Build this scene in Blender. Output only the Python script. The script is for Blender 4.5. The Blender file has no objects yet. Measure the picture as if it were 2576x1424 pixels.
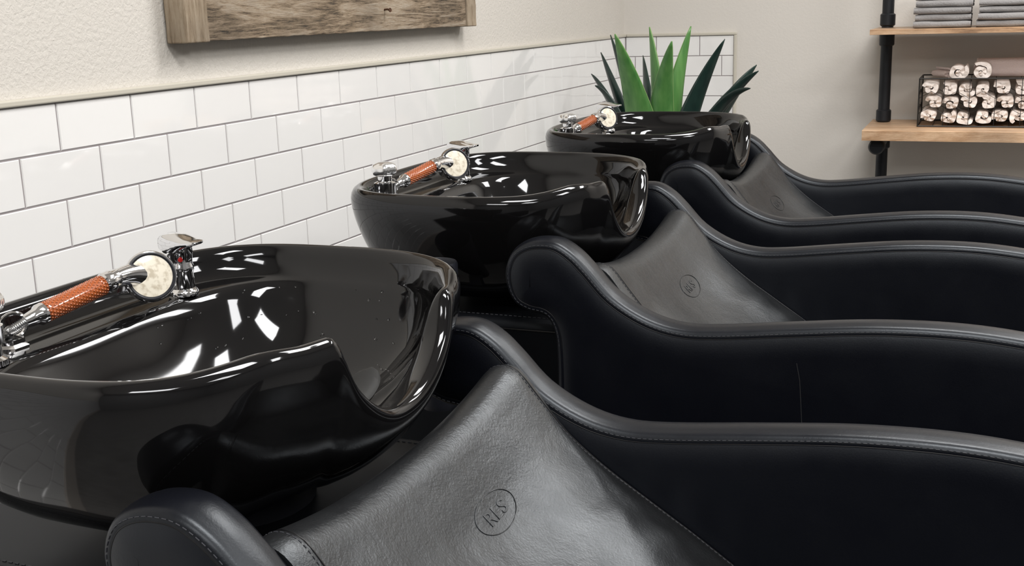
import bpy, bmesh, math, random
from mathutils import Vector, Matrix, noise
random.seed(7)
S = bpy.context.scene
COL = S.collection
PI = math.pi
try:
    S.view_settings.view_transform = 'Standard'
except Exception as e:
    print(e)

# ------------------------------------------------------------ materials
def mat(name, color=(.5,.5,.5), rough=.5, metal=0.0, spec=.5, coat=0.0, coat_rough=.05, tint=None):
    m = bpy.data.materials.new(name); m.use_nodes = True
    b = m.node_tree.nodes['Principled BSDF']
    b.inputs['Base Color'].default_value = (*color, 1)
    b.inputs['Roughness'].default_value = rough
    b.inputs['Metallic'].default_value = metal
    b.inputs['Specular IOR Level'].default_value = spec
    b.inputs['Coat Weight'].default_value = coat
    b.inputs['Coat Roughness'].default_value = coat_rough
    if tint: b.inputs['Specular Tint'].default_value = (*tint, 1)
    return m
def N(m, t, **k):
    n = m.node_tree.nodes.new(t)
    for a, v in k.items(): setattr(n, a, v)
    return n
def L(m, a, b): m.node_tree.links.new(a, b)
def bsdf(m): return m.node_tree.nodes['Principled BSDF']
def coords(m, scale=(1,1,1)):
    tc = N(m, 'ShaderNodeTexCoord'); mp = N(m, 'ShaderNodeMapping')
    mp.inputs['Scale'].default_value = scale
    L(m, tc.outputs['Object'], mp.inputs['Vector']); return mp.outputs['Vector']
def noise_tex(m, vec, scale, detail=3, rough=.5, dist=0.0):
    n = N(m, 'ShaderNodeTexNoise'); n.inputs['Scale'].default_value = scale
    n.inputs['Detail'].default_value = detail; n.inputs['Roughness'].default_value = rough
    n.inputs['Distortion'].default_value = dist
    L(m, vec, n.inputs['Vector']); return n.outputs['Fac']
def ramp(m, fac, stops):
    r = N(m, 'ShaderNodeValToRGB'); e = r.color_ramp.elements
    while len(e) < len(stops): e.new(.5)
    for i, (p, c) in enumerate(stops):
        e[i].position = p; e[i].color = (*c, 1)
    L(m, fac, r.inputs['Fac']); return r.outputs['Color']
def add_bump(m, h, strength, dist):
    b = N(m, 'ShaderNodeBump'); b.inputs['Strength'].default_value = strength
    b.inputs['Distance'].default_value = dist
    L(m, h, b.inputs['Height']); L(m, b.outputs['Normal'], bsdf(m).inputs['Normal'])
def rough_var(m, fac, lo, hi):
    r = N(m, 'ShaderNodeMapRange'); r.inputs['To Min'].default_value = lo; r.inputs['To Max'].default_value = hi
    r.inputs['From Min'].default_value = .3; r.inputs['From Max'].default_value = .7
    L(m, fac, r.inputs['Value']); L(m, r.outputs['Result'], bsdf(m).inputs['Roughness'])

M = {}
def wall_mat(name, c, strength, scale=110):
    m = mat(name, c, .75, spec=.3)
    v = coords(m)
    add_bump(m, noise_tex(m, v, scale, 4, .6, .4), strength, .004)
    return m
M['wall'] = wall_mat('textured_wall_paint', (.63,.60,.555), .55, 120)
M['wall_back'] = wall_mat('back_wall_paint', (.66,.63,.59), .15)
M['wall_dim'] = wall_mat('darkened_wall_paint', (.19,.19,.19), .15)  # unseen walls coloured dark so leather and basins reflect less light
M['ceiling'] = wall_mat('ceiling_paint', (.82,.81,.80), .2)
m = M['floor'] = mat('floor_vinyl', (.2,.2,.2), .4)
L(m, ramp(m, noise_tex(m, coords(m,(1,6,1)), 5), [(.3,(.13,.125,.12)),(.7,(.20,.195,.19))]), bsdf(m).inputs['Base Color'])
M['base'] = mat('baseboard_paint', (.5,.46,.42), .4)
m = M['tile'] = mat('white_glazed_tile', (.82,.815,.81), .06, spec=.55, coat=.4, coat_rough=.03)
add_bump(m, noise_tex(m, coords(m), 14, 2), .05, .01)
M['grout'] = mat('grey_grout', (.30,.275,.28), .9)
M['trim'] = mat('taupe_trim', (.54,.51,.44), .35)

COOL = (.86,.93,1.0)
m = M['bowl'] = mat('glossy_black_ceramic', (.0042,.0040,.0042), .07, spec=.52, tint=(.94,.96,1))
rough_var(m, noise_tex(m, coords(m), 7, 5, .6), .045, .08)
m = M['leather'] = mat('black_leatherette', (.003,.0034,.0056), .34, spec=.37, tint=COOL)
v = coords(m)
rough_var(m, noise_tex(m, v, 9, 4, .6), .30, .40)
add_bump(m, noise_tex(m, v, 420, 3, .6), .12, .001)
M['leather_base'] = mat('matte_black_leatherette', (.004,.0045,.006), .5, spec=.22, tint=COOL)
m = M['leather_sheen'] = mat('sheen_black_leatherette', (.008,.0083,.009), .36, spec=.62, tint=COOL)  # backrest copy: ceiling sheen put into a lighter base and stronger specular
v = coords(m)
rough_var(m, noise_tex(m, v, 12, 5, .65), .30, .43)
mixn = N(m, 'ShaderNodeMath', operation='ADD')
L(m, noise_tex(m, v, 20, 5, .6, .3), mixn.inputs[0])
sc = N(m, 'ShaderNodeMath', operation='MULTIPLY'); sc.inputs[1].default_value = .25
L(m, noise_tex(m, v, 340, 3, .6), sc.inputs[0]); L(m, sc.outputs[0], mixn.inputs[1])
add_bump(m, mixn.outputs[0], .32, .0045)
M['thread'] = mat('dark_thread', (.03,.032,.04), .6)
M['crease'] = mat('faint_crease', (.018,.018,.02), .5)
M['piping'] = mat('black_piping', (.002,.002,.003), .4, spec=.3)
M['chrome'] = mat('polished_chrome', (.80,.80,.81), .08, metal=1)
M['knob'] = mat('bright_chrome_knob', (.90,.90,.90), .16, metal=.9)
M['hose'] = mat('brushed_steel_hose', (.6,.6,.6), .25, metal=1)
m = M['beads'] = mat('orange_beads', (.34,.08,.018), .25, coat=1)
m = M['face'] = mat('cream_filter_face', (.72,.66,.52), .35, coat=.7)
L(m, ramp(m, noise_tex(m, coords(m), 150, 3), [(.35,(.50,.44,.34)),(.55,(.74,.69,.58))]), bsdf(m).inputs['Base Color'])
M['red'] = mat('red_enamel', (.5,.02,.02), .2)
M['water'] = mat('clear_water', (.9,.9,.9), .02, spec=.5)
bsdf(M['water']).inputs['Transmission Weight'].default_value = 1; bsdf(M['water']).inputs['IOR'].default_value = 1.33
M['blackplastic'] = mat('black_plastic', (.008,.009,.014), .5)
M['foam'] = mat('black_foam', (.005,.005,.005), .7)
m = M['pipe'] = mat('black_iron_pipe', (.018,.02,.024), .42, metal=.5)
M['wire'] = mat('black_wire', (.012,.012,.012), .4, metal=.3)

def wood(name, stops, scale, along, rings=14, rough=.6, bump=.35):
    m = mat(name, rough=rough)
    sc = [scale]*3; sc[along] = scale*.09
    v = coords(m, sc)
    f1 = noise_tex(m, v, 2.2, 8, .65, 1.2)
    w = N(m, 'ShaderNodeMath', operation='MULTIPLY'); w.inputs[1].default_value = rings
    L(m, f1, w.inputs[0])
    s = N(m, 'ShaderNodeMath', operation='SINE'); L(m, w.outputs[0], s.inputs[0])
    mr = N(m, 'ShaderNodeMapRange'); mr.inputs['From Min'].default_value = -1
    L(m, s.outputs[0], mr.inputs['Value'])
    f2 = noise_tex(m, v, 18, 8, .8)
    mx = N(m, 'ShaderNodeMath', operation='MULTIPLY_ADD'); mx.inputs[1].default_value = .20
    L(m, mr.outputs['Result'], mx.inputs[0])
    h2 = N(m, 'ShaderNodeMath', operation='MULTIPLY'); h2.inputs[1].default_value = .80
    L(m, f2, h2.inputs[0]); L(m, h2.outputs[0], mx.inputs[2])
    col = ramp(m, mx.outputs[0], stops)
    pn = noise_tex(m, coords(m, (3,3,3)), 1.6, 4, .6)
    mix = N(m, 'ShaderNodeMix', data_type='RGBA', blend_type='MULTIPLY')
    mix.inputs['Factor'].default_value = .8
    L(m, col, mix.inputs['A'])
    L(m, ramp(m, pn, [(.35,(.62,.59,.56)),(.62,(1.05,1.0,.94))]), mix.inputs['B'])
    L(m, mix.outputs['Result'], bsdf(m).inputs['Base Color'])
    add_bump(m, mx.outputs[0], bump, .004)
    return m
M['oldwood'] = wood('weathered_wood', [(.32,(.035,.026,.018)),(.41,(.20,.15,.10)),(.52,(.36,.285,.205)),(.68,(.48,.42,.345))], 11, 1, 20, .7, 1.0)
M['oldwood_end'] = wood('weathered_wood_end_board', [(.30,(.06,.045,.03)),(.44,(.29,.225,.155)),(.72,(.46,.395,.31))], 11, 2, 18, .7, .9)
M['shelfwood'] = wood('sealed_shelf_wood', [(.28,(.14,.07,.035)),(.43,(.46,.29,.17)),(.7,(.72,.53,.37))], 4, 0, 14, .4)
def cloth(name, c):
    m = mat(name, c, .95, spec=.1)
    v = coords(m)
    add_bump(m, noise_tex(m, v, 160, 4, .7), .7, .004)
    return m
M['towel_white'] = cloth('cream_towel', (.93,.85,.80))
M['towel_pink'] = cloth('pinkish_towel', (.86,.73,.70))
M['towel_grey'] = cloth('grey_towel', (.30,.29,.29))
def leafm(name, a, b):
    m = mat(name, a, .32, spec=.5)
    L(m, ramp(m, noise_tex(m, coords(m,(8,8,1.2)), 5, 3), [(.3,a),(.7,b)]), bsdf(m).inputs['Base Color'])
    return m
M['leaf'] = leafm('agave_green', (.05,.17,.04), (.12,.28,.08))
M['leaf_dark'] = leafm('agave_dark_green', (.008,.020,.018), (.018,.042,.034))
M['leaf_edge'] = mat('pale_leaf_margin', (.26,.38,.15), .4)
M['pot'] = mat('charcoal_planter', (.03,.03,.03), .6)
M['soil'] = mat('potting_soil', (.03,.02,.012), .95)

# ------------------------------------------------------------ mesh helpers
class MB:
    def __init__(s): s.v = []; s.f = []
    def add(s, vs, fs):
        o = len(s.v); s.v += [Vector(p) for p in vs]; s.f += [[i+o for i in f] for f in fs]; return s
    def box(s, x0, x1, y0, y1, z0, z1):
        return s.add([(x0,y0,z0),(x1,y0,z0),(x1,y1,z0),(x0,y1,z0),(x0,y0,z1),(x1,y0,z1),(x1,y1,z1),(x0,y1,z1)],
              [(0,3,2,1),(4,5,6,7),(0,1,5,4),(1,2,6,5),(2,3,7,6),(3,0,4,7)])
    def tube(s, pts, r, seg=8, closed=False, rfn=None):
        pts = [Vector(p) for p in pts]; n = len(pts)
        rings = []; prev = None
        for i, p in enumerate(pts):
            if closed: t = pts[(i+1)%n]-pts[i-1]
            else: t = pts[min(i+1,n-1)]-pts[max(i-1,0)]
            t.normalize()
            if prev is None:
                a = Vector((0,0,1)) if abs(t.z) < .9 else Vector((1,0,0))
                u = t.cross(a).normalized()
            else:
                u = (prev - t*prev.dot(t)).normalized()
            prev = u; w = t.cross(u)
            rr = rfn(i/(n-1)) if rfn else r
            rings.append([p+(u*math.cos(2*PI*k/seg)+w*math.sin(2*PI*k/seg))*rr for k in range(seg)])
        vs = [q for rg in rings for q in rg]; fs = []
        for i in range(n if closed else n-1):
            j = (i+1) % n
            for k in range(seg):
                fs.append((i*seg+k, i*seg+(k+1)%seg, j*seg+(k+1)%seg, j*seg+k))
        if not closed:
            fs.append(tuple(range(seg))[::-1]); fs.append(tuple((n-1)*seg+k for k in range(seg)))
        return s.add(vs, fs)
    def lathe(s, prof, origin=(0,0,0), axis=(0,0,1), seg=32):
        ax = Vector(axis).normalized(); o = Vector(origin)
        a = Vector((0,0,1)) if abs(ax.z) < .9 else Vector((1,0,0))
        u = a.cross(ax).normalized(); w = ax.cross(u)
        vs = []; fs = []
        for (r, h) in prof:
            for k in range(seg):
                vs.append(o+ax*h+(u*math.cos(2*PI*k/seg)+w*math.sin(2*PI*k/seg))*max(r,1e-5))
        for i in range(len(prof)-1):
            for k in range(seg):
                fs.append((i*seg+k, i*seg+(k+1)%seg, (i+1)*seg+(k+1)%seg, (i+1)*seg+k))
        fs.append(tuple(range(seg))[::-1]); fs.append(tuple((len(prof)-1)*seg+k for k in range(seg)))
        return s.add(vs, fs)
    def build(s, name, material, parent=None, smooth=True, bevel=0, angle=40, subsurf=0):
        me = bpy.data.meshes.new(name); me.from_pydata([tuple(p) for p in s.v], [], s.f); me.update()
        o = bpy.data.objects.new(name, me); COL.objects.link(o)
        me.materials.append(material)
        if parent: o.parent = parent
        if smooth:
            for p in me.polygons: p.use_smooth = True
            try: me.set_sharp_from_angle(angle=math.radians(angle))
            except Exception: pass
        if bevel:
            b = o.modifiers.new('bevel', 'BEVEL'); b.width = bevel; b.segments = 3; b.limit_method = 'ANGLE'
            b.harden_normals = False
        return o
def empty(name, loc, rz=0):
    o = bpy.data.objects.new(name, None); COL.objects.link(o); o.location = loc; o.rotation_euler = (0,0,rz)
    o.empty_display_size = .05
    return o
def tag(o, label=None, cat=None, group=None, kind=None):
    if label: o['label'] = label
    if cat: o['category'] = cat
    if group: o['group'] = group
    if kind: o['kind'] = kind
    return o
def copy_tree(o, parent=None):
    c = o.copy(); COL.objects.link(c)
    if parent: c.parent = parent
    for ch in [x for x in o.children]: copy_tree(ch, c)
    return c
def catmull(pts, sub=6):
    out = []; n = len(pts)
    for i in range(n-1):
        p0 = Vector(pts[max(i-1,0)]); p1 = Vector(pts[i]); p2 = Vector(pts[i+1]); p3 = Vector(pts[min(i+2,n-1)])
        for k in range(sub):
            t = k/sub
            out.append(.5*((2*p1)+(-p0+p2)*t+(2*p0-5*p1+4*p2-p3)*t*t+(-p0+3*p1-3*p2+p3)*t**3))
    out.append(Vector(pts[-1])); return out
def sstep(a, b, x):
    t = min(1, max(0, (x-a)/(b-a))); return t*t*(3-2*t)

# ------------------------------------------------------------ camera
F = 2900.0
XW = Vector((.92539,-.06114,.37400)); YW = Vector((.37784,.22484,-.89814)); ZW = Vector((-.02918,.97247,.23118))
CAM = Vector((1.378, 0, 1.23))
cd = bpy.data.cameras.new('camera'); cam = bpy.data.objects.new('camera', cd); COL.objects.link(cam)
cd.sensor_width = 36; cd.lens = F/2576*36; cd.clip_start = .02
cam.matrix_world = Matrix.Translation(CAM) @ Matrix((XW, YW, ZW)).to_4x4()
S.camera = cam
def at(px, py, Y):
    c = Vector((px-1288, 712-py, -F)); d = Vector((c.dot(XW), c.dot(YW), c.dot(ZW)))
    return CAM + d*(Y/d.y)

# ------------------------------------------------------------ room
RX, RY0, RY1, RH = 4.6, -2.6, 4.56, 2.75
def struct(name, mb, m, **k):
    o = mb.build(name, m, smooth=False, **k); o['kind'] = 'structure'; return o
struct('floor', MB().box(-.1,RX+.1,RY0-.1,RY1+.1,-.1,0), M['floor'])
struct('ceiling', MB().box(-.1,RX+.1,RY0-.1,RY1+.1,RH,RH+.1), M['ceiling'])
struct('wall_left', MB().box(-.1,0,RY0-.1,RY1+.1,0,RH), M['wall'])
struct('wall_back', MB().box(0,RX,RY1,RY1+.1,0,RH), M['wall_back'])
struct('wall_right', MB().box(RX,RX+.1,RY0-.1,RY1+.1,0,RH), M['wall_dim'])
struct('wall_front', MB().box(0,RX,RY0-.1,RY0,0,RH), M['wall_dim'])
TL, TH, TTOP = .175, .078, 1.107
TXB = .445
def tile_box(mb, a0, a1, z0, z1, side):
    g = .0009; a0 += g; a1 -= g; z0 += g; z1 -= g; b = .0018; d0, d1 = .0055, .0079
    j = [random.uniform(-.00022,.00022) for _ in range(4)]
    if side == 'L':
        P = lambda a, z, d: (d, a, z)
    else:
        P = lambda a, z, d: (a, RY1-d, z)
    q = [P(a0,z0,d0),P(a1,z0,d0),P(a1,z1,d0),P(a0,z1,d0),
         P(a0+b,z0+b,d1+j[0]),P(a1-b,z0+b,d1+j[1]),P(a1-b,z1-b,d1+j[2]),P(a0+b,z1-b,d1+j[3])]
    fs = [(4,5,6,7),(0,1,5,4),(1,2,6,5),(2,3,7,6),(3,0,4,7)]
    if side == 'R': fs = [f[::-1] for f in fs]
    mb.add(q, fs)
mb = MB(); mb2 = MB()
for r in range(13):
    z1 = TTOP - r*TH; z0 = z1-TH
    off = 1.432 + (.5*TL if r % 2 else 0)
    k0 = math.floor((RY0-off)/TL)
    a = off + k0*TL
    while a < RY1-.009:
        b0, b1 = max(a, RY0), min(a+TL, RY1-.009)
        if b1-b0 > .012: tile_box(mb, b0, b1, z0, z1, 'L')
        a += TL
    a = -.04 - (.5*TL if r % 2 else 0)
    while a < TXB:
        b0, b1 = max(a, .009), min(a+TL, TXB)
        if b1-b0 > .012: tile_box(mb2, b0, b1, z0, z1, 'R')
        a += TL
zb = TTOP-13*TH
tl = mb.build('wall_left_tiles', M['tile'], smooth=False); tl['kind'] = 'structure'
tb = mb2.build('wall_back_tiles', M['tile'], smooth=False); tb['kind'] = 'structure'
struct('wall_left_grout', MB().box(0,.0062,RY0,RY1,zb,TTOP), M['grout'])
struct('wall_back_grout', MB().box(.0062,TXB,RY1-.0062,RY1,zb,TTOP), M['grout'])
struct('trim_1', MB().box(0,.014,RY0,RY1,TTOP,TTOP+.011), M['trim'], bevel=.003)
struct('trim_2', MB().box(.014,TXB+.011,RY1-.014,RY1,TTOP,TTOP+.011), M['trim'], bevel=.003)
struct('trim_3', MB().box(TXB,TXB+.011,RY1-.014,RY1,zb,TTOP), M['trim'], bevel=.003)
struct('baseboard_left', MB().box(0,.016,RY0,RY1,0,zb), M['base'])
struct('baseboard_back', MB().box(.016,RX,RY1-.015,RY1,0,zb-.001), M['base'])

# ------------------------------------------------------------ wash chair (local: x as world, y about chair centre)
HALF, THK = .293, .0275
arm_pts = [(.775,.60),(.7745,.70),(.770,.742),(.757,.762),(.731,.7675),(.708,.779),(.694,.803),(.691,.833),(.702,.861),(.722,.877),(.748,.884),(.778,.882),
 (.806,.866),(.831,.842),(.868,.803),(.918,.774),(.968,.761),(1.026,.762),(1.14,.775),(1.248,.786),(1.351,.789),(1.438,.783),(1.53,.768),(1.60,.742),(1.64,.70),(1.65,.62),(1.65,.55)]
arm_curve = [Vector((p[0],p[1])) for p in catmull([(a,b,0) for a,b in arm_pts], 5)]
arm_outline = [Vector((.775,.0)), Vector((.775,.3))] + arm_curve + [Vector((1.645,.3)), Vector((1.64,.0))]
def inset(poly, d, closed=True):
    out = []; n = len(poly)
    for i in range(n):
        a = poly[i-1]; c = poly[(i+1)%n]
        if not closed:
            a = poly[max(i-1,0)]; c = poly[min(i+1,n-1)]
        t = (c-a).normalized(); nrm = Vector((t.y,-t.x))   # inward for clockwise order
        out.append(poly[i]+nrm*d)
    return out
def make_arm(yc, parent):
    R = .011; rings = []
    for k in range(7):
        ph = (PI/2)*k/6
        rings.append((.001+R*(1-math.sin(ph)), -THK+R*(1-math.cos(ph))))
    top = [(a, -b) for a, b in rings[::-1]]
    puff = [(R+.033, -THK-.0052), (R+.023,-THK-.0047), (R+.014,-THK-.0034), (R+.007,-THK-.0016), (R+.0035,-THK-.0004), (R+.0018,-THK+.0002)]
    mid = [(-.0004, -THK*.40), (-.0010, -THK*.2), (-.0012, 0), (-.0010, THK*.2), (-.0004, THK*.40)]
    seq = puff + rings + mid + top + [(a, -b) for a, b in puff[::-1]]
    vs = []; fs = []; n = len(arm_outline)
    for d, y in seq:
        ins = inset(arm_outline, d)
        for q, p in zip(ins, arm_outline):
            z = q.y if p.y > 1e-4 else 0.0
            vs.append((q.x, yc+y, z))
    for i in range(len(seq)-1):
        for k in range(n):
            fs.append((i*n+k, (i+1)*n+k, (i+1)*n+(k+1)%n, i*n+(k+1)%n))
    fs.append(tuple(range(n))); fs.append(tuple((len(seq)-1)*n+k for k in range(n))[::-1])
    a = MB().add(vs, fs).build('armrest', M['leather'], parent, angle=70)
    seam = inset(arm_curve, R+.0020, False)[6:-10]
    seam2 = inset(arm_curve, R-.0028, False)[6:-10]
    for sgn in (-1, 1):
        pp = MB(); st = MB()
        pp.tube([(q.x, yc+sgn*(THK-.0004), q.y) for q in seam], .0007, 6)
        path = [Vector((q.x, yc+sgn*(THK-.0003), q.y)) for q in seam2]
        dist = 0; pts = []
        for i in range(len(path)-1):
            seg = (path[i+1]-path[i]); l = seg.length; t = 0
            while dist + (l-t) >= .0070:
                t += .0070-dist; dist = 0
                p = path[i]+seg.normalized()*t
                pts.append((p, seg.normalized()))
            dist += l-t
        for p, d in pts:
            st.tube([p-d*.0022, p, p+d*.0022], .0005, 5)
        pp.build('seam_piping', M['piping'], a); st.build('stitching', M['thread'], a, smooth=False)
    return a
# backrest + seat body profile (x,z)
bp = [(.800,.785),(.796,.812),(.803,.834),(.820,.843),(.842,.836),(.868,.804),(.905,.758),(.955,.714),(1.01,.675),(1.07,.634),(1.13,.590),(1.18,.545),(1.225,.505),(1.28,.487),(1.36,.484),(1.48,.492),(1.57,.494),(1.61,.48),(1.63,.45),(1.632,.40)]
bcurve = [Vector((p[0],p[1])) for p in catmull([(a,b,0) for a,b in bp], 4)]
SW = HALF-THK+.002
def back_z(x, y, z):
    v = y/SW
    up = 1-sstep(.82, 1.15, x)
    dz = -.032*up*(1-abs(v)**2.3)
    env = math.sin(min(1,max(0,(x-.83)/.36))*PI)
    dz += .013*env*math.exp(-((abs(v)-.62)/.26)**2)
    fade = 1-sstep(.82,.98,abs(v))
    dz += env*.004*fade*noise.noise(Vector((x*12, y*9+3.3, .5)))
    dz += env*.0034*fade*math.sin((x-.35*abs(y))*85)*sstep(.45,.80,abs(v))*noise.noise(Vector((x*9, y*4, 7.1)))*2
    e = max(0, (abs(v)-.88)/.12)
    dz -= .008*e*e*(1-sstep(1.1,1.25,x))
    return dz
def surf(y, s):
    acc = 0
    for i in range(len(bcurve)-1):
        l = (bcurve[i+1]-bcurve[i]).length
        if acc+l >= s:
            p = bcurve[i].lerp(bcurve[i+1], (s-acc)/l); return Vector((p.x, y, p.y+back_z(p.x, y, p.y)))
        acc += l
def arc_at_x(x):
    acc = 0
    for i in range(len(bcurve)-1):
        if i > 12 and bcurve[i+1].x >= x: return acc+(bcurve[i+1]-bcurve[i]).length*.5
        acc += (bcurve[i+1]-bcurve[i]).length
chair = empty('wash_chair', (0,0,0))
near_arm = make_arm(-HALF, chair); make_arm(HALF, chair)
dense = []
for i in range(len(bcurve)-1):
    dense += [bcurve[i], bcurve[i].lerp(bcurve[i+1], .5)]
dense.append(bcurve[-1])
loop = [Vector((.800,.0)), Vector((.800,.4))] + dense + [Vector((1.632,.0))]
NV = 100; vs = []; fs = []; n = len(loop)
for j in range(NV+1):
    y = -SW + 2*SW*j/NV
    for i, p in enumerate(loop):
        z = p.y + (back_z(p.x, y, p.y) if 2 <= i < n-1 else 0)
        vs.append((p.x, y, z))
for j in range(NV):
    for k in range(n):
        fs.append((j*n+k, j*n+(k+1)%n, (j+1)*n+(k+1)%n, (j+1)*n+k)[::-1])
fs.append(tuple(range(n))); fs.append(tuple(NV*n+k for k in range(n))[::-1])
back = MB().add(vs, fs).build('backrest', M['leather_sheen'], chair, angle=60)
for sg in (-1, 1):
    pm = MB(); st = MB()
    y = sg*(SW-(.030 if sg < 0 else .009))
    pts = [p for p in [surf(y, .02+.0125*i) for i in range(36)] if p]
    pm.tube([p+Vector((.0001,0,.0002)) for p in pts], .0010, 6)
    pm.build('seam_piping', M['piping'], back)
    y = sg*(SW-(.025 if sg < 0 else .013))
    for i in range(70):
        a = surf(y, .02+.0065*i); b = surf(y, .0238+.0065*i)
        if a and b: st.tube([a+Vector((.0003,0,.0003)), b+Vector((.0003,0,.0003))], .0005, 5)
    st.build('stitching', M['thread'], back, smooth=False)
# embossed emblem: oval ring + letters, laid on the leather
EMX, EMY = .899, .044; s0 = arc_at_x(EMX)
def on_surf(a, b, h):
    """a along +Y, b up the backrest, h off the surface"""
    a += EMY
    p = surf(a, s0-b); q1 = surf(a, s0-b+.002); q0 = surf(a, s0-b-.002)
    t = (q1-q0).normalized(); w = (surf(a+.002, s0-b)-surf(a-.002, s0-b)).normalized()
    nn = t.cross(w).normalized()
    if nn.z < 0: nn = -nn
    return p+nn*h
em = MB()
em.tube([on_surf(.044*math.cos(2*PI*i/72), .0225*math.sin(2*PI*i/72), .0003) for i in range(72)], .0006, 6, closed=True)
cu = bpy.data.curves.new('txt', 'FONT'); cu.body = 'RES'; cu.size = .022; cu.extrude = .0002; cu.offset = .0000; cu.align_x = 'CENTER'
cu.bevel_depth = .0003; cu.bevel_resolution = 2
cu.resolution_u = 4
to = bpy.data.objects.new('txt', cu); COL.objects.link(to)
dg = bpy.context.evaluated_depsgraph_get(); dg.update()
tm = bpy.data.meshes.new_from_object(to.evaluated_get(dg))
tv = [on_surf(v.co.x*1.4, v.co.y*1.1-.0085, v.co.z+.0003) for v in tm.vertices]
em.add(tv, [tuple(p.vertices) for p in tm.polygons])
bpy.data.objects.remove(to); bpy.data.curves.remove(cu); bpy.data.meshes.remove(tm)
eo = em.build('emblem', M['leather_sheen'], back, angle=60); eo['label'] = 'embossed oval emblem with three letters'
BZ = .730
bb = MB().box(.33,.771,-.235,.235,0,BZ).build('base_cabinet', M['leather_base'], chair, bevel=.014)
zz = BZ-.016
for sg in (-1,1):
    MB().tube([(.335,sg*.2360,zz),(.55,sg*.2362,zz),(.767,sg*.2360,zz)], .0016, 6).build('seam_piping', M['piping'], bb)
    stb = MB()
    for i in range(50): stb.tube([(.34+i*.0085,sg*.214,BZ+.0004),(.3448+i*.0085,sg*.214,BZ+.0004)], .0008, 5)
    stb.build('stitching', M['thread'], bb, smooth=False)

# ------------------------------------------------------------ basin (local origin: bowl centre at rim level)
AX, BY = .235, .300
outer = [(.02,.02,-.185),(.10,.13,-.185),(.138,.178,-.182),(.165,.212,-.170),(.189,.243,-.147),(.206,.265,-.117),(.219,.281,-.084),(.2285,.2925,-.052),(.233,.2980,-.030),(.235,.300,-.015)]
# finer outer wall
oc = catmull([(a,b,c) for a,b,c in outer[2:]], 2)
outer_f = outer[:2]+[(p.x,p.y,p.z) for p in oc]
rings = [(a,0,b,c,0) for a,b,c in outer_f]
NB_ = len(rings)-1     # index of the base ring of the rim
rings += [(.2352,0,.3002,-.006,0),(.2337,0,.2987,.0018,0),(.2305,0,.2955,.0080,0),(.2260,0,.2910,.0114,0),(.2212,0,.2862,.0116,0),
 (.2168,0,.2818,.0090,1),(.2136,0,.2785,.0040,1),(.2115,0,.2762,-.003,1),(.2092,.001,.2732,-.014,1),(.205,.003,.269,-.0225,1),(.196,.011,.266,-.0275,1),
 (.186,.021,.263,-.0300,1),(.182,.026,.260,-.0335,1),(.179,.029,.257,-.040,1),(.175,.030,.252,-.052,1),(.168,.031,.243,-.071,1),(.156,.032,.227,-.095,1),
 (.138,.031,.201,-.120,1),(.113,.027,.166,-.138,1),(.082,.018,.122,-.150,1),(.05,.008,.075,-.155,1),(.02,0,.02,-.157,1)]
NR = len(rings)
SEG = 440
DEP = .092
def prof_at(z):
    for i in range(1, len(outer_f)-1):
        z0, z1 = outer_f[i][2], outer_f[i+1][2]
        if z <= z1 and z1 > z0:
            t = min(1, max(0, (z-z0)/(z1-z0)))
            return (outer_f[i][0]*(1-t)+outer_f[i+1][0]*t, outer_f[i][1]*(1-t)+outer_f[i+1][1]*t)
    return outer_f[-1][0], outer_f[-1][1]
def notch(y):
    hw = .120 if y < 0 else .132
    t = max(0, 1-(abs(y)/hw)**2)
    if t <= 0: return 0
    return t**.60*sstep(0,.22,t)**.35
def bowl_pt(ri, th):
    xh, cx, yh, z, side = rings[ri]
    c, s = math.cos(th), math.sin(th)
    ne = 2.6 if c > 0 else 3.5
    ux = math.copysign(abs(c)**(2/ne), c); uy = math.copysign(abs(s)**(2/ne), s)
    Yr = BY*uy
    w = notch(Yr) if c > 0 else 0
    if side == 0:
        g = min(1, max(0, (z+.170)/.155))
    else:
        g = min(1, max(0, (z+.157)/.157))
    drop = w*DEP*g
    up = .014*(1-w)*sstep(.29,.17,-Yr)*sstep(0,.10,xh*ux) if (c > 0 and Yr < 0) else 0
    if side == 0 and w > 0:
        # slide down along the smooth body, keeping most of the body's taper
        zb_ = min(z, -.015)-drop
        px_, py_ = prof_at(zb_)
        bx_, by_ = prof_at(min(z, -.015))
        k = .60
        xh = xh+(px_-bx_)*k; yh = yh+(py_-by_)*k
    x = cx+xh*ux; y = yh*uy
    z2 = z-drop+up*g
    if side == 0:
        x += w*.013*sstep(-.06,-.005,z)
    else:
        x -= w*.022*sstep(.012,-.03,z)*sstep(-.157,-.06,z)
        if c > 0: x -= .005*sstep(.10,.20,x)*sstep(.012,-.01,z)*sstep(-.12,-.05,z)
    return Vector((x, y, z2))
ths = []
for k in range(SEG):
    u = k/SEG*2*PI
    ths.append(u-.50*math.sin(u))
vs = []; fs = []
for ri in range(NR):
    for th in ths: vs.append(bowl_pt(ri, th))
for i in range(NR-1):
    for k in range(SEG):
        fs.append((i*SEG+k, i*SEG+(k+1)%SEG, (i+1)*SEG+(k+1)%SEG, (i+1)*SEG+k))
fs.append(tuple(range(SEG))[::-1]); fs.append(tuple((NR-1)*SEG+k for k in range(SEG)))
basin = empty('wash_basin', (0,0,0))
bw = MB().add(vs, fs).build('bowl', M['bowl'], basin, angle=180)
bm = bmesh.new(); bm.from_mesh(bw.data); bm.verts.ensure_lookup_table()
orig = [v.co.copy() for v in bm.verts]
allv = [v for v in bm.verts if v.co.x > .02]
for _ in range(22): bmesh.ops.smooth_vert(bm, verts=allv, factor=.5, use_axis_x=True, use_axis_y=True, use_axis_z=True)
for v in bm.verts:
    o = orig[v.index]
    k = sstep(.08,.16,o.x)*(1-sstep(.15,.21,abs(o.y)))
    v.co = o.lerp(v.co, k)
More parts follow.
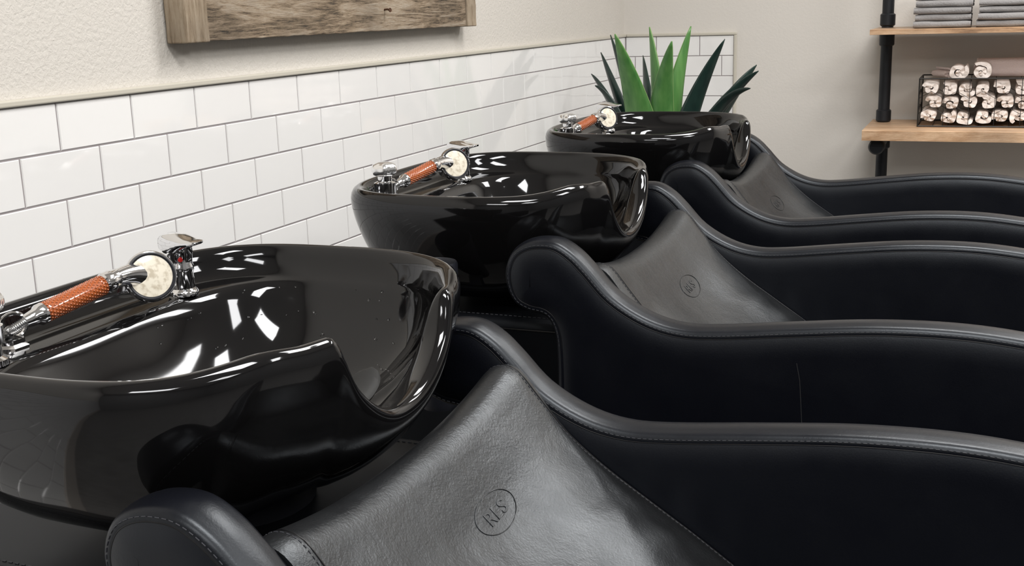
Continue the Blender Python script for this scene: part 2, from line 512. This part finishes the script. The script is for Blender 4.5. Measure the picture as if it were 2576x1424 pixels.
bm.to_mesh(bw.data); bm.free()
for p in bw.data.polygons: p.use_smooth = True
MB().lathe([(.021,-.1565),(.021,-.153),(.016,-.152),(.010,-.154)], (0,0,0)).build('drain', M['chrome'], basin)
mount = MB().lathe([(.09,-.0152),(.09,.002)], (0,0,0)).build('mount', M['blackplastic'], basin); mount.location = (0,0,-.185)
# neck pad
vs = []; fs = []; SG = 14; NP = 22
for i in range(NP+1):
    t = -1+2*i/NP; y = -.02+.050*t; z = -.086+.022*t*t; e = math.sqrt(max(0,1-abs(t)**6))
    for k in range(SG):
        a = 2*PI*k/SG
        vs.append((.166+.022*math.cos(a)*max(.2,e), y, z+.009*math.sin(a)*max(.2,e)+.12*.022*math.cos(a)))
for i in range(NP):
    for k in range(SG): fs.append((i*SG+k,(i+1)*SG+k,(i+1)*SG+(k+1)%SG,i*SG+(k+1)%SG))
fs.append(tuple(range(SG))); fs.append(tuple(NP*SG+k for k in range(SG))[::-1])
MB().add(vs, fs).build('neck_rest', M['foam'], basin)
# faucet
DZ = -.029
fx, fy = -.166, .146
fa = MB().lathe([(.0195,DZ-.001),(.0195,DZ+.003),(.0175,DZ+.006),(.0150,DZ+.008),(.0148,DZ+.028),(.0162,DZ+.031),(.0162,DZ+.036),(.0148,DZ+.039),(.0150,DZ+.048),(.0160,DZ+.052),(.0160,DZ+.060)], (fx,fy,0)).build('faucet', M['chrome'], basin)
lv = MB(); vs = []; fs = []
prof = [(-.034,.007,.008,-.002),(-.030,.0130,.019,0),(-.020,.0165,.026,0),(-.004,.0180,.027,0),(.008,.0178,.021,.002),(.019,.0165,.012,.004),(.030,.0150,.007,.005),(.038,.0115,.005,.006),(.041,.006,.003,.006)]
SGL = 20
for i, (d, hw, th, dz_) in enumerate(prof):
    zc = DZ+.064+dz_
    for a in range(SGL):
        an = 2*PI*a/SGL; ca, sa = math.cos(an), math.sin(an)
        vs.append((fx+d, fy+hw*math.copysign(abs(ca)**.6,ca)-.30*d, zc+th*.5*math.copysign(abs(sa)**.6,sa)))
for i in range(len(prof)-1):
    for a in range(SGL): fs.append((i*SGL+a,i*SGL+(a+1)%SGL,(i+1)*SGL+(a+1)%SGL,(i+1)*SGL+a))
fs.append(tuple(range(SGL))[::-1]); fs.append(tuple((len(prof)-1)*SGL+a for a in range(SGL)))
lv.add(vs, fs).build('lever', M['chrome'], fa)
MB().lathe([(.0030,0),(.0030,.0010),(.0015,.0013)], (fx+.0100,fy-.0125,DZ+.047), (.63,-.77,0), 12).build('temperature_mark', M['red'], fa)
# vacuum breaker
VX, VY = -.170, -.168
vb = MB().lathe([(.021,DZ-.001),(.021,DZ+.005),(.0155,DZ+.008),(.0155,DZ+.020),(.0190,DZ+.022),(.0190,DZ+.040),(.0120,DZ+.043),(.0120,DZ+.055)], (VX,VY,0)).build('vacuum_breaker', M['chrome'], basin, angle=30)
vs = []; fs = []; SGK = 48
for (r, h) in [(.013,.052),(.0195,.055),(.0225,.061),(.0225,.068),(.0195,.073),(.010,.076)]:
    for k in range(SGK):
        a = 2*PI*k/SGK; rr = r*(1+.07*math.cos(6*a))
        vs.append((VX+rr*math.cos(a), VY+rr*math.sin(a), DZ+h))
for i in range(5):
    for k in range(SGK): fs.append((i*SGK+k,i*SGK+(k+1)%SGK,(i+1)*SGK+(k+1)%SGK,(i+1)*SGK+k))
fs.append(tuple(range(SGK))[::-1]); fs.append(tuple(5*SGK+k for k in range(SGK)))
MB().add(vs, fs).build('knob', M['knob'], vb, angle=50)
hg = MB().lathe([(.020,DZ-.001),(.020,DZ+.004),(.0165,DZ+.007),(.0165,DZ+.012),(.010,DZ+.013)], (-.190,-.118,0), seg=6).build('hose_guide', M['chrome'], basin, angle=30)
MB().tube([(-.188+.0135*math.cos(a)*.4-.002, -.110+.0135*math.cos(a), DZ+.024+.0135*math.sin(a)) for a in [2*PI*i/20 for i in range(20)]], .0024, 8, closed=True).build('guide_ring', M['chrome'], hg)

# ------------------------------------------------------------ hand shower (same local origin)
hs = empty('hand_shower', (0,0,0))
A = Vector((-.176,-.082,.002)); B = Vector((-.158,.000,.018)); ax = (B-A).normalized(); ln = (B-A).length
hm = MB().lathe([(.0098,0),(.0108,.01),(.0112,ln*.5),(.0108,ln-.01),(.0098,ln)], A, ax)
u = ax.cross(Vector((0,0,1))).normalized(); w = ax.cross(u)
rowsn = 24
for i in range(rowsn):
    for k in range(16):
        a = 2*PI*(k+.5*(i%2))/16; c = A+ax*(ln*(i+.6)/rowsn)+(u*math.cos(a)+w*math.sin(a))*.0108
        o3 = .0017
        vv = [c+Vector(q)*o3 for q in ((1,0,0),(-1,0,0),(0,1,0),(0,-1,0),(0,0,1),(0,0,-1))]
        hm.add(vv, [(0,2,4),(2,1,4),(1,3,4),(3,0,4),(2,0,5),(1,2,5),(3,1,5),(0,3,5)])
h = hm.build('handle', M['beads'], hs, angle=180); h['label'] = 'handle filled with orange beads'
MB().lathe([(.0070,-.022),(.0080,-.016),(.0092,-.008),(.0120,-.004),(.0120,.003),(.0110,.004)], A, ax).build('lower_collar', M['chrome'], hs)
H = Vector((-.146,.062,.013)); hn = Vector((.74,-.60,.24)).normalized()
MB().lathe([(.0110,-.003),(.0130,-.001),(.0130,.008),(.0118,.010),(.0110,.018)], B, ax).build('upper_collar', M['chrome'], hs)
P0 = B+ax*.012; P3 = H-hn*.014
nk = [P0.lerp(P3, i/10) + Vector((0,0,.004*math.sin(PI*i/10))) for i in range(11)]
MB().tube(nk, .011, 24, rfn=lambda t: .0108+.014*t*t).build('neck', M['chrome'], hs)
hd = MB().lathe([(.009,-.032),(.020,-.028),(.0275,-.017),(.0302,-.005),(.0310,.002),(.0310,.008),(.0295,.0112),(.0272,.0118),(.0250,.0098)], H, hn, 48).build('spray_head', M['chrome'], hs)
MB().lathe([(.0276,.0112),(.0286,.0124),(.0270,.0128),(.0256,.0116)], H, hn, 48).build('seal_ring', M['blackplastic'], hd)
MB().lathe([(.0254,.0100),(.0248,.0116),(.012,.0127),(.001,.0129)], H, hn, 48).build('spray_face', M['face'], hd)
hose_pts = catmull([tuple(A-ax*.020), tuple(A-ax*.030+Vector((-.003,-.004,-.004))), (-.189,-.118,-.010), (-.190,-.119,-.0155)], 24)
MB().tube(hose_pts, .0058, 14, rfn=lambda t: .0052+.0008*math.sin(t*150)).build('hose', M['hose'], hs)

# ------------------------------------------------------------ stations
YC = [1.015, 1.935, 2.85]
CXO = [.010, 0, 0]
BX = [.606, .577, .592]; BZR = [.918, .930, .930]; CS = [.951, 1, 1]
chair_labels = ['black leatherette wash chair nearest the camera, large embossed backrest in full view',
 'black leatherette wash chair in the middle of the row, beside the middle basin',
 'black leatherette wash chair farthest away, closest to the wall shelf']
basin_labels = ['large glossy black shampoo basin nearest the camera, cut by the left of the photo',
 'glossy black shampoo basin in the middle of the row with chrome vacuum breaker',
 'glossy black shampoo basin farthest away, right in front of the spiky plant']
shower_labels = ['chrome hand shower with orange bead handle on the nearest basin',
 'chrome hand shower with orange bead handle on the middle basin',
 'chrome hand shower with orange bead handle on the farthest basin by the plant']
trip = [(chair, basin, hs)] + [(copy_tree(chair), copy_tree(basin), copy_tree(hs)) for _ in range(2)]
mount.scale.z = ((BZR[0]-.185)-BZ*CS[0])/.015
for i, yc in enumerate(YC):
    c, b, s_ = trip[i]
    c.location = (CXO[i], yc, 0); c.scale = (1,1,CS[i]); b.location = (BX[i], yc, BZR[i]); s_.location = (BX[i], yc, BZR[i])
    tag(c, chair_labels[i], 'chair', 'black wash chairs in a row')
    tag(b, basin_labels[i], 'basin', 'glossy black shampoo basins')
    tag(s_, shower_labels[i], 'hand shower', 'hand showers lying on the basins')
cp = MB().lathe([(.030,.60),(.034,.61),(.036,.70),(.037,.838),(.035,.842),(.033,.838),(.031,.64)], (.575,-.325,0))
co = cp.build('cup_holder', M['blackplastic'], trip[1][0])
MB().box(.560,.590,-.30,-.232,.66,.69).build('cup_bracket', M['blackplastic'], co)
arm2 = [c for c in trip[1][0].children if c.name.startswith('armrest')][0]
ys = -HALF-THK-.0053
MB().tube([(1.145,ys,.725),(1.150,ys,.70),(1.153,ys,.66),(1.157,ys,.60),(1.158,ys,.50),(1.158,ys,.30)], .0005, 5).build('side_seam', M['crease'], arm2)
# water droplets clinging inside the near bowl
wd = MB(); ri0 = NR-9
cand = [v.co.copy() for v in bw.data.vertices if v.index >= (ri0)*SEG and v.index < (NR-3)*SEG and v.co.y > .05 and -.17 < v.co.x < .12]
rd = random.Random(3)
for _ in range(80):
    p = rd.choice(cand)+Vector((rd.uniform(-.004,.004),0,rd.uniform(-.004,.004)))
    r = rd.uniform(.0008,.0022)
    vv = [p+Vector(q)*r for q in ((1,0,0),(-1,0,0),(0,1,0),(0,-1,0),(0,0,1),(0,0,-1))]
    wd.add(vv, [(0,2,4),(2,1,4),(1,3,4),(3,0,4),(2,0,5),(1,2,5),(3,1,5),(0,3,5)])
wo = wd.build('water_droplets', M['water'], basin, angle=180); wo['kind'] = 'stuff'

# ------------------------------------------------------------ wooden sign on the left wall
sg = empty('wooden_wall_sign', (.004,2.38,1.187))
tag(sg, 'weathered reclaimed wood board mounted on the wall above the tiles', 'wall decor')
def lp(mb, name, m, bevel=.003): 
    o = mb.build(name, m, sg, smooth=False, bevel=bevel); return o
ya_, yb_, yc_, yd_ = 1.722-2.38, 1.788-2.38, 2.935-2.38, 2.992-2.38
def plank(mb, x0, x1, ya, yb, za, zb_, nseg, axis, jt=.0008):
    vs = []; fs = []
    for i in range(nseg+1):
        t = i/nseg
        j = [random.uniform(-jt,jt) for _ in range(4)]
        if axis == 'y':
            y = ya+(yb-ya)*t
            vs += [(x0,y,za+j[0]),(x1+j[1],y,za+j[0]),(x1+j[1],y,zb_+j[2]*.5),(x0,y,zb_+j[2]*.5)]
        else:
            z = za+(zb_-za)*t
            vs += [(x0,ya+j[0],z),(x0,yb+j[2]*.3,z),(x1+j[1],yb+j[2]*.3,z),(x1+j[1],ya+j[0],z)]
    for i in range(nseg):
        for k in range(4): fs.append((i*4+k,i*4+(k+1)%4,(i+1)*4+(k+1)%4,(i+1)*4+k)[::-1])
    fs.append((0,1,2,3)); fs.append(tuple(nseg*4+k for k in range(4))[::-1])
    mb.add(vs, fs)
for k in range(3):
    mb = MB(); plank(mb, 0, .040, yb_+.0012, yc_-.0012, .002+.142*k, .1405+.142*k, 60, 'y'); lp(mb, 'plank', M['oldwood'], .002)
mb = MB(); plank(mb, 0, .0455, ya_, yb_, 0, .43, 24, 'z'); lp(mb, 'end_board', M['oldwood_end'])
mb = MB(); plank(mb, 0, .0455, yc_, yd_, 0, .43, 24, 'z'); lp(mb, 'end_board', M['oldwood_end'])
MB().tube([(.038,.09,.050),(.048,.092,.051),(.056,.089,.049)], .0022, 8).lathe([(.005,0),(.005,.0015)], (.056,.089,.049), (1,-.2,0), 12).build('nail', mat('rusty_nail',(.10,.05,.03),.6,metal=.6), sg)

# ------------------------------------------------------------ plant
PC = Vector((.375, 3.72, .60))
pl = empty('agave_plant', (PC.x, PC.y, 0))
tag(pl, 'spiky agave plant with broad green leaves behind the farthest basin', 'plant')
MB().lathe([(.10,0),(.11,.01),(.145,.58),(.155,.60),(.155,.625),(.14,.625),(.135,.57)], (0,0,0)).build('planter', M['pot'], pl)
MB().lathe([(.134,.571),(.12,.59),(.05,.60)], (0,0,0)).build('soil', M['soil'], pl)
def leaf(px, py, Y, W, m, bx=None, bow=.0):
    tip = at(px, py, Y)-Vector((PC.x,PC.y,0))
    rad = Vector((tip.x, tip.y, 0))
    rdir = rad.normalized() if rad.length > .01 else Vector((0,-1,0))
    base = Vector((0,0,.59))+rdir*.035
    q = at(bx, 285, (PC.y*.6+Y*.4))-Vector((PC.x,PC.y,0))
    t = .55; ctrl = (q-base*(1-t)**2-tip*t*t)/(2*t*(1-t))
    NL, NW = 28, 8; vs = []; fs = []; e0 = []; e1 = []
    for i in range(NL+1):
        t = i/NL
        p = base*(1-t)**2+ctrl*2*t*(1-t)+tip*t*t
        tg = ((ctrl-base)*(1-t)+(tip-ctrl)*t).normalized()
        out = Vector((rdir.x*.5, rdir.y*.5-.8*(1 if abs(rdir.x)<.9 else .6), 0)).normalized()
        sd = tg.cross(out).normalized()
        nn = sd.cross(tg).normalized()
        wv = W*(.75+.25*sstep(0,.45,t))*(max(0,1-t)**.85*(1+.55*t))+.0005
        for k in range(NW+1):
            a = -1+2*k/NW
            vs.append(p+sd*wv*a-nn*wv*.30*a*a)
        e0.append(vs[-NW-1].copy()); e1.append(vs[-1].copy())
    for i in range(NL):
        for k in range(NW): fs.append((i*(NW+1)+k,i*(NW+1)+k+1,(i+1)*(NW+1)+k+1,(i+1)*(NW+1)+k))
    o = MB().add(vs, fs).build('leaf', m, pl, angle=180)
    so = o.modifiers.new('solid', 'SOLIDIFY'); so.thickness = .004; so.offset = 0
    if m is M['leaf']:
        for e in (e0, e1): MB().tube(e, .0018, 5).build('leaf_margin', M['leaf_edge'], o)
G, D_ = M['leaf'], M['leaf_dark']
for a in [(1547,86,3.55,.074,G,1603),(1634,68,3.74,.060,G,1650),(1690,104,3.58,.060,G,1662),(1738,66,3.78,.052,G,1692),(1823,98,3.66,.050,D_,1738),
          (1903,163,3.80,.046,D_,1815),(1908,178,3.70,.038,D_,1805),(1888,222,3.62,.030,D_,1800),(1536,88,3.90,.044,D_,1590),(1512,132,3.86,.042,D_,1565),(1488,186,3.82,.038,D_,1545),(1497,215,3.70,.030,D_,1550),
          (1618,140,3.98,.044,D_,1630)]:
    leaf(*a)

# ------------------------------------------------------------ pipe shelf
SX0, SX1 = .975, 2.15
ZL, ZU = .787, 1.125
sh = empty('pipe_shelf', (1.56,4.45,0))
tag(sh, 'wooden wall shelf on black iron pipe posts against the back wall', 'shelf')
def sp(v): return (v[0]-1.56, v[1]-4.45, v[2])
def board(x0,x1,y0,y1,z0,z1):
    rb = random.Random(int(z0*1000)); NB = 60; vs = []; fs = []
    for i in range(NB+1):
        x = x0+(x1-x0)*i/NB-1.56; f = .003*noise.noise(Vector((x*6,z0*9,0)))+rb.uniform(-.0006,.0006)
        vs += [(x,y0-4.45+f,z0+.001),(x,y0-4.45+f*.6,z1-.002),(x,y0-4.445+f*.5,z1),(x,y1-4.45,z1),(x,y1-4.45,z0),(x,y0-4.445+f,z0)]
    for i in range(NB):
        for k in range(6): fs.append((i*6+k,(i+1)*6+k,(i+1)*6+(k+1)%6,i*6+(k+1)%6)[::-1])
    fs.append(tuple(range(6))); fs.append(tuple(NB*6+k for k in range(6))[::-1])
    return MB().add(vs, fs).build('shelf_board', M['shelfwood'], sh, smooth=False)
board(SX0, SX1, 4.15, 4.545, ZL-.036, ZL)
board(SX0+.008, SX1, 4.20, 4.545, ZU-.018, ZU)
for px in (1.020, 2.10):
    o = Vector(sp((px,4.45,0)))
    for z0, z1 in ((.01, ZL-.036), (ZL, ZU-.018), (ZU, 1.62)):
        MB().lathe([(.0205,z0),(.0205,z1)], o, seg=24).build('pipe', M['pipe'], sh)
    def collar(z, hh=.022, r=.0265): MB().lathe([(r-.004,z-hh),(r,z-hh+.004),(r,z+hh-.004),(r-.004,z+hh)], o, seg=24).build('pipe_collar', M['pipe'], sh)
    MB().lathe([(.05,0),(.05,.008),(.03,.012),(.03,.03)], o, seg=24).build('floor_flange', M['pipe'], sh)
    collar(ZL+.024); collar(ZU-.042); collar(ZU+.028); collar(ZL-.066, .030, .027)
    MB().lathe([(.0205,0),(.0205,.20),(.0265,.20),(.0275,.204),(.0275,.240),(.022,.247)], o+Vector((0,0,ZL-.0635)), (0,-1,0), 24).build('support_arm', M['pipe'], sh)

# ------------------------------------------------------------ wire basket
KX0, KX1, KY0, KY1, KZ0, KZ1 = 1.148, 1.640, 4.285, 4.505, ZL+.003, ZL+.166
kb = empty('wire_basket', ((KX0+KX1)/2,(KY0+KY1)/2,ZL))
tag(kb, 'black wire basket of rolled towels on the lower wooden shelf', 'basket')
o_ = Vector(kb.location)
def kp(x,y,z): return tuple(Vector((x,y,z))-o_)
rim = MB()
for z, r in ((KZ1,.0026),(KZ0,.0026)):
    cs = [(KX0,KY0),(KX1,KY0),(KX1,KY1),(KX0,KY1)]
    for i in range(4):
        a, b = cs[i], cs[(i+1)%4]
        rim.tube([kp(a[0],a[1],z), kp(b[0],b[1],z)], r, 6)
for a in ((KX0,KY0),(KX1,KY0),(KX1,KY1),(KX0,KY1)): rim.tube([kp(a[0],a[1],KZ0),kp(a[0],a[1],KZ1)], .0024, 6)
rim.build('basket_frame', M['wire'], kb)
def side(pf, length):
    wr = MB()
    n = round(length/.082); st_ = length/n
    for i in range(1, n): wr.tube([pf(i*st_,KZ0),pf(i*st_,KZ1)], .0011, 5)
    for zc in (KZ0+.055, KZ0+.108):
        pts = []
        for i in range(n*2+1): pts.append(pf(i*st_/2, zc+(.012 if i%2 else -.012)))
        for i in range(len(pts)-1): wr.tube([pts[i],pts[i+1]], .0008, 5)
    wr.build('wire_side', M['wire'], kb)
side(lambda d,z: kp(KX0+d,KY0,z), KX1-KX0); side(lambda d,z: kp(KX0+d,KY1,z), KX1-KX0)
side(lambda d,z: kp(KX0,KY0+d,z), KY1-KY0); side(lambda d,z: kp(KX1,KY0+d,z), KY1-KY0)
wr = MB()
for i in range(1,10): wr.tube([kp(KX0+(KX1-KX0)*i/10,KY0,KZ0),kp(KX0+(KX1-KX0)*i/10,KY1,KZ0)], .0013, 5)
wr.build('wire_bottom', M['wire'], kb)

# ------------------------------------------------------------ rolled towels
def roll_mesh(seed, rx, rz, length, m, name='rolled_towel', turns=1.7, sq=.85):
    rnd = random.Random(seed)
    NS, NLn = 72, 8; ph = rnd.uniform(0, 2*PI); a1, a2 = rnd.uniform(.02,.06), rnd.uniform(.02,.05)
    vs = []; fs = []
    pitch = .90/turns
    ox, oz = rnd.uniform(-.25,.25), rnd.uniform(-.25,.25)
    for j in range(NLn+1):
        y = -length/2+length*j/NLn
        e = 1 if 0 < j < NLn else .0
        for side_ in (0, 1):
            for i in range(NS+1):
                t = i/NS; th = ph+turns*2*PI*t
                thick = pitch*(1.0 if e else .95)*(1 if t < .93 else 1-(t-.93)/.07*.4)
                rc = .10+.90*t-pitch*.5
                r = max(.0, rc+(-.5 if side_ == 0 else .5)*thick)
                c, s = math.cos(th), math.sin(th)
                box_ = 1/((abs(c)**5+abs(s)**5)**.2)
                wob = 1+(box_-1)*sq*t + (a1*math.sin(2*th+seed)+a2*math.sin(5*th-j*.5+seed*2))*(1-.5*t)
                edge = .005*math.sin(i*.21+seed)+.002*math.sin(i*.9) if j in (0, NLn) else 0
                vs.append((rx*(r*wob*c+ox*(1-t)), y+edge, rz*(r*wob*s+oz*(1-t))))
    W_ = 2*(NS+1)
    for j in range(NLn):
        for i in range(NS):
            a = j*W_+i; fs.append((a,a+1,a+W_+1,a+W_)[::-1])
            b = j*W_+NS+1+i; fs.append((b,b+1,b+W_+1,b+W_))
        a = j*W_+NS; b = j*W_+2*NS+1; fs.append((a,b,b+W_,a+W_)[::-1])
        a = j*W_; b = j*W_+NS+1; fs.append((a,b,b+W_,a+W_))
    for j in (0, NLn):
        for i in range(NS):
            a = j*W_+i; b = a+NS+1; f = (a,a+1,b+1,b); fs.append(f if j == 0 else f[::-1])
    return MB().add(vs, fs).build(name, m, smooth=True, angle=80)
protos = [roll_mesh(k, .0318, .0262, .190, M['towel_white']) for k in range(9)]
used = set()
for row in range(3):
    for i in range(8):
        pi_ = (row*4+i*2+(i//4)) % 9
        if pi_ in used: o = protos[pi_].copy(); COL.objects.link(o)
        else: o = protos[pi_]; used.add(pi_)
        x = KX0+.037+i*(KX1-KX0-.088)/7+(.012 if row%2 else 0)
        z = KZ0+.031+row*.0475+random.uniform(-.0010,.0010)
        o.location = (x, (KY0+KY1)/2-.002+random.uniform(-.004,.004), z); o.rotation_euler = (0, random.uniform(-.10,.10)+(PI if random.random() > .5 else 0), 0)
        tag(o, 'rolled cream towel packed end-on inside the black wire basket', 'towel', 'rolled towels packed in the basket')
for k_, o in enumerate(protos):
    if k_ not in used: bpy.data.objects.remove(o)
ZT = KZ0+.031+2*.0475+.0280
tops = [(1.270,'white rolled towel on top of the basket, left of the pair in front'),
        (1.346,'white rolled towel on top of the basket, right of the pair in front')]
for k, (x, lb) in enumerate(tops):
    o = roll_mesh(20+k, .037, .034, .13, M['towel_white'], sq=.2, turns=2.2)
    o.location = (x, 4.350, ZT+.034); tag(o, lb, 'towel', 'towels piled on top of the basket')
pk = [(1.215,4.462,.028,.020,'pinkish towel lying left of the white rolled pair on the basket',.5,0),(1.455,4.455,.040,.040,'large pinkish towel bundle behind the white rolled pair on the basket',PI/2,.002)]
for k, (x, y, rx, rz, lb, ro, dz) in enumerate(pk):
    o = roll_mesh(30+k, rx, rz, .10 if k == 0 else .26, M['towel_pink'], turns=1.7, sq=.2)
    o.location = (x, y, ZT+rz+dz); o.rotation_euler = (0,0,ro)
    tag(o, lb, 'towel', 'towels piled on top of the basket')

# ------------------------------------------------------------ folded grey towels
def folded(seed, w, d, h, m):
    NX = 22; r = h/2; lay = h*.46
    arc = [(-d/2+r-r*math.sin(PI*k/10), -r*math.cos(PI*k/10)) for k in range(11)]
    top = [(-d/2+r+(d-r)*t, r) for t in (.1,.4,.7,1)]
    inn_t = [(d/2, r-lay)] + [(-d/2+r+(d-r)*t, r-lay) for t in (.6,.3,.0)]
    inn_b = [(-d/2+r+(d-r)*t, -r+lay) for t in (.0,.3,.6,1)]
    prof = [(d/2,-r)]+[(d/2-(d-r)*t,-r) for t in (.3,.6,.9)]+arc+top+inn_t+inn_b
    n = len(prof); vs = []; fs = []
    for i in range(NX+1):
        x = -w/2+w*i/NX
        e = 1-.10*(abs(2*i/NX-1)**8)
        for k, (y, z) in enumerate(prof):
            q = noise.noise(Vector((x*14+seed*3.1, y*10, z*30+seed)))
            q2 = noise.noise(Vector((x*22, seed*1.7, k*.1)))
            vs.append((x+.0015*q, y+.004*q2, z*e+.0014*q))
    for i in range(NX):
        for k in range(n): fs.append((i*n+k,(i+1)*n+k,(i+1)*n+(k+1)%n,i*n+(k+1)%n))
    fs.append(tuple(range(n))); fs.append(tuple(NX*n+k for k in range(n))[::-1])
    return MB().add(vs, fs).build('folded_towel', m, smooth=True, angle=50)
ords = ['bottom one', 'second from bottom', 'third from bottom', 'fourth from bottom', 'fifth from bottom', 'top one']
for si, (xc, w, nm) in enumerate([(1.214,.180,'left stack on upper shelf'),(1.424,.200,'right stack on upper shelf')]):
    for k in range(6):
        o = folded(si*10+k, w+random.uniform(-.006,.004), .24, .0215, M['towel_grey'])
        o.location = (xc+random.uniform(-.003,.003), 4.345+random.uniform(-.005,.005), ZU+.0125+k*.0226)
        tag(o, 'folded grey towel, %s of the %s' % (ords[k], nm), 'towel', 'folded grey towels on the upper shelf')

# ------------------------------------------------------------ light
def area(x, y, sx, sy, e, c=(1,.98,.952)):
    l = bpy.data.lights.new('ceiling_lamp', 'AREA'); l.shape = 'RECTANGLE'; l.size = sx; l.size_y = sy; l.energy = e; l.color = c
    o = bpy.data.objects.new('ceiling_lamp', l); COL.objects.link(o); o.location = (x, y, RH-.02)
area(1.6, .5, 1.2, .5, 50); area(1.6, 2.5, 1.2, .5, 48); area(2.5, 3.7, 1.2, .5, 42); area(3.3, 1.6, 1.2, .5, 42)
area(3.3, -.8, 1.2, .5, 34); area(1.3, -1.5, 1.2, .5, 38)
w = bpy.data.worlds.new('world'); S.world = w; w.use_nodes = True
w.node_tree.nodes['Background'].inputs[0].default_value = (.8,.8,.8,1)
w.node_tree.nodes['Background'].inputs[1].default_value = .3
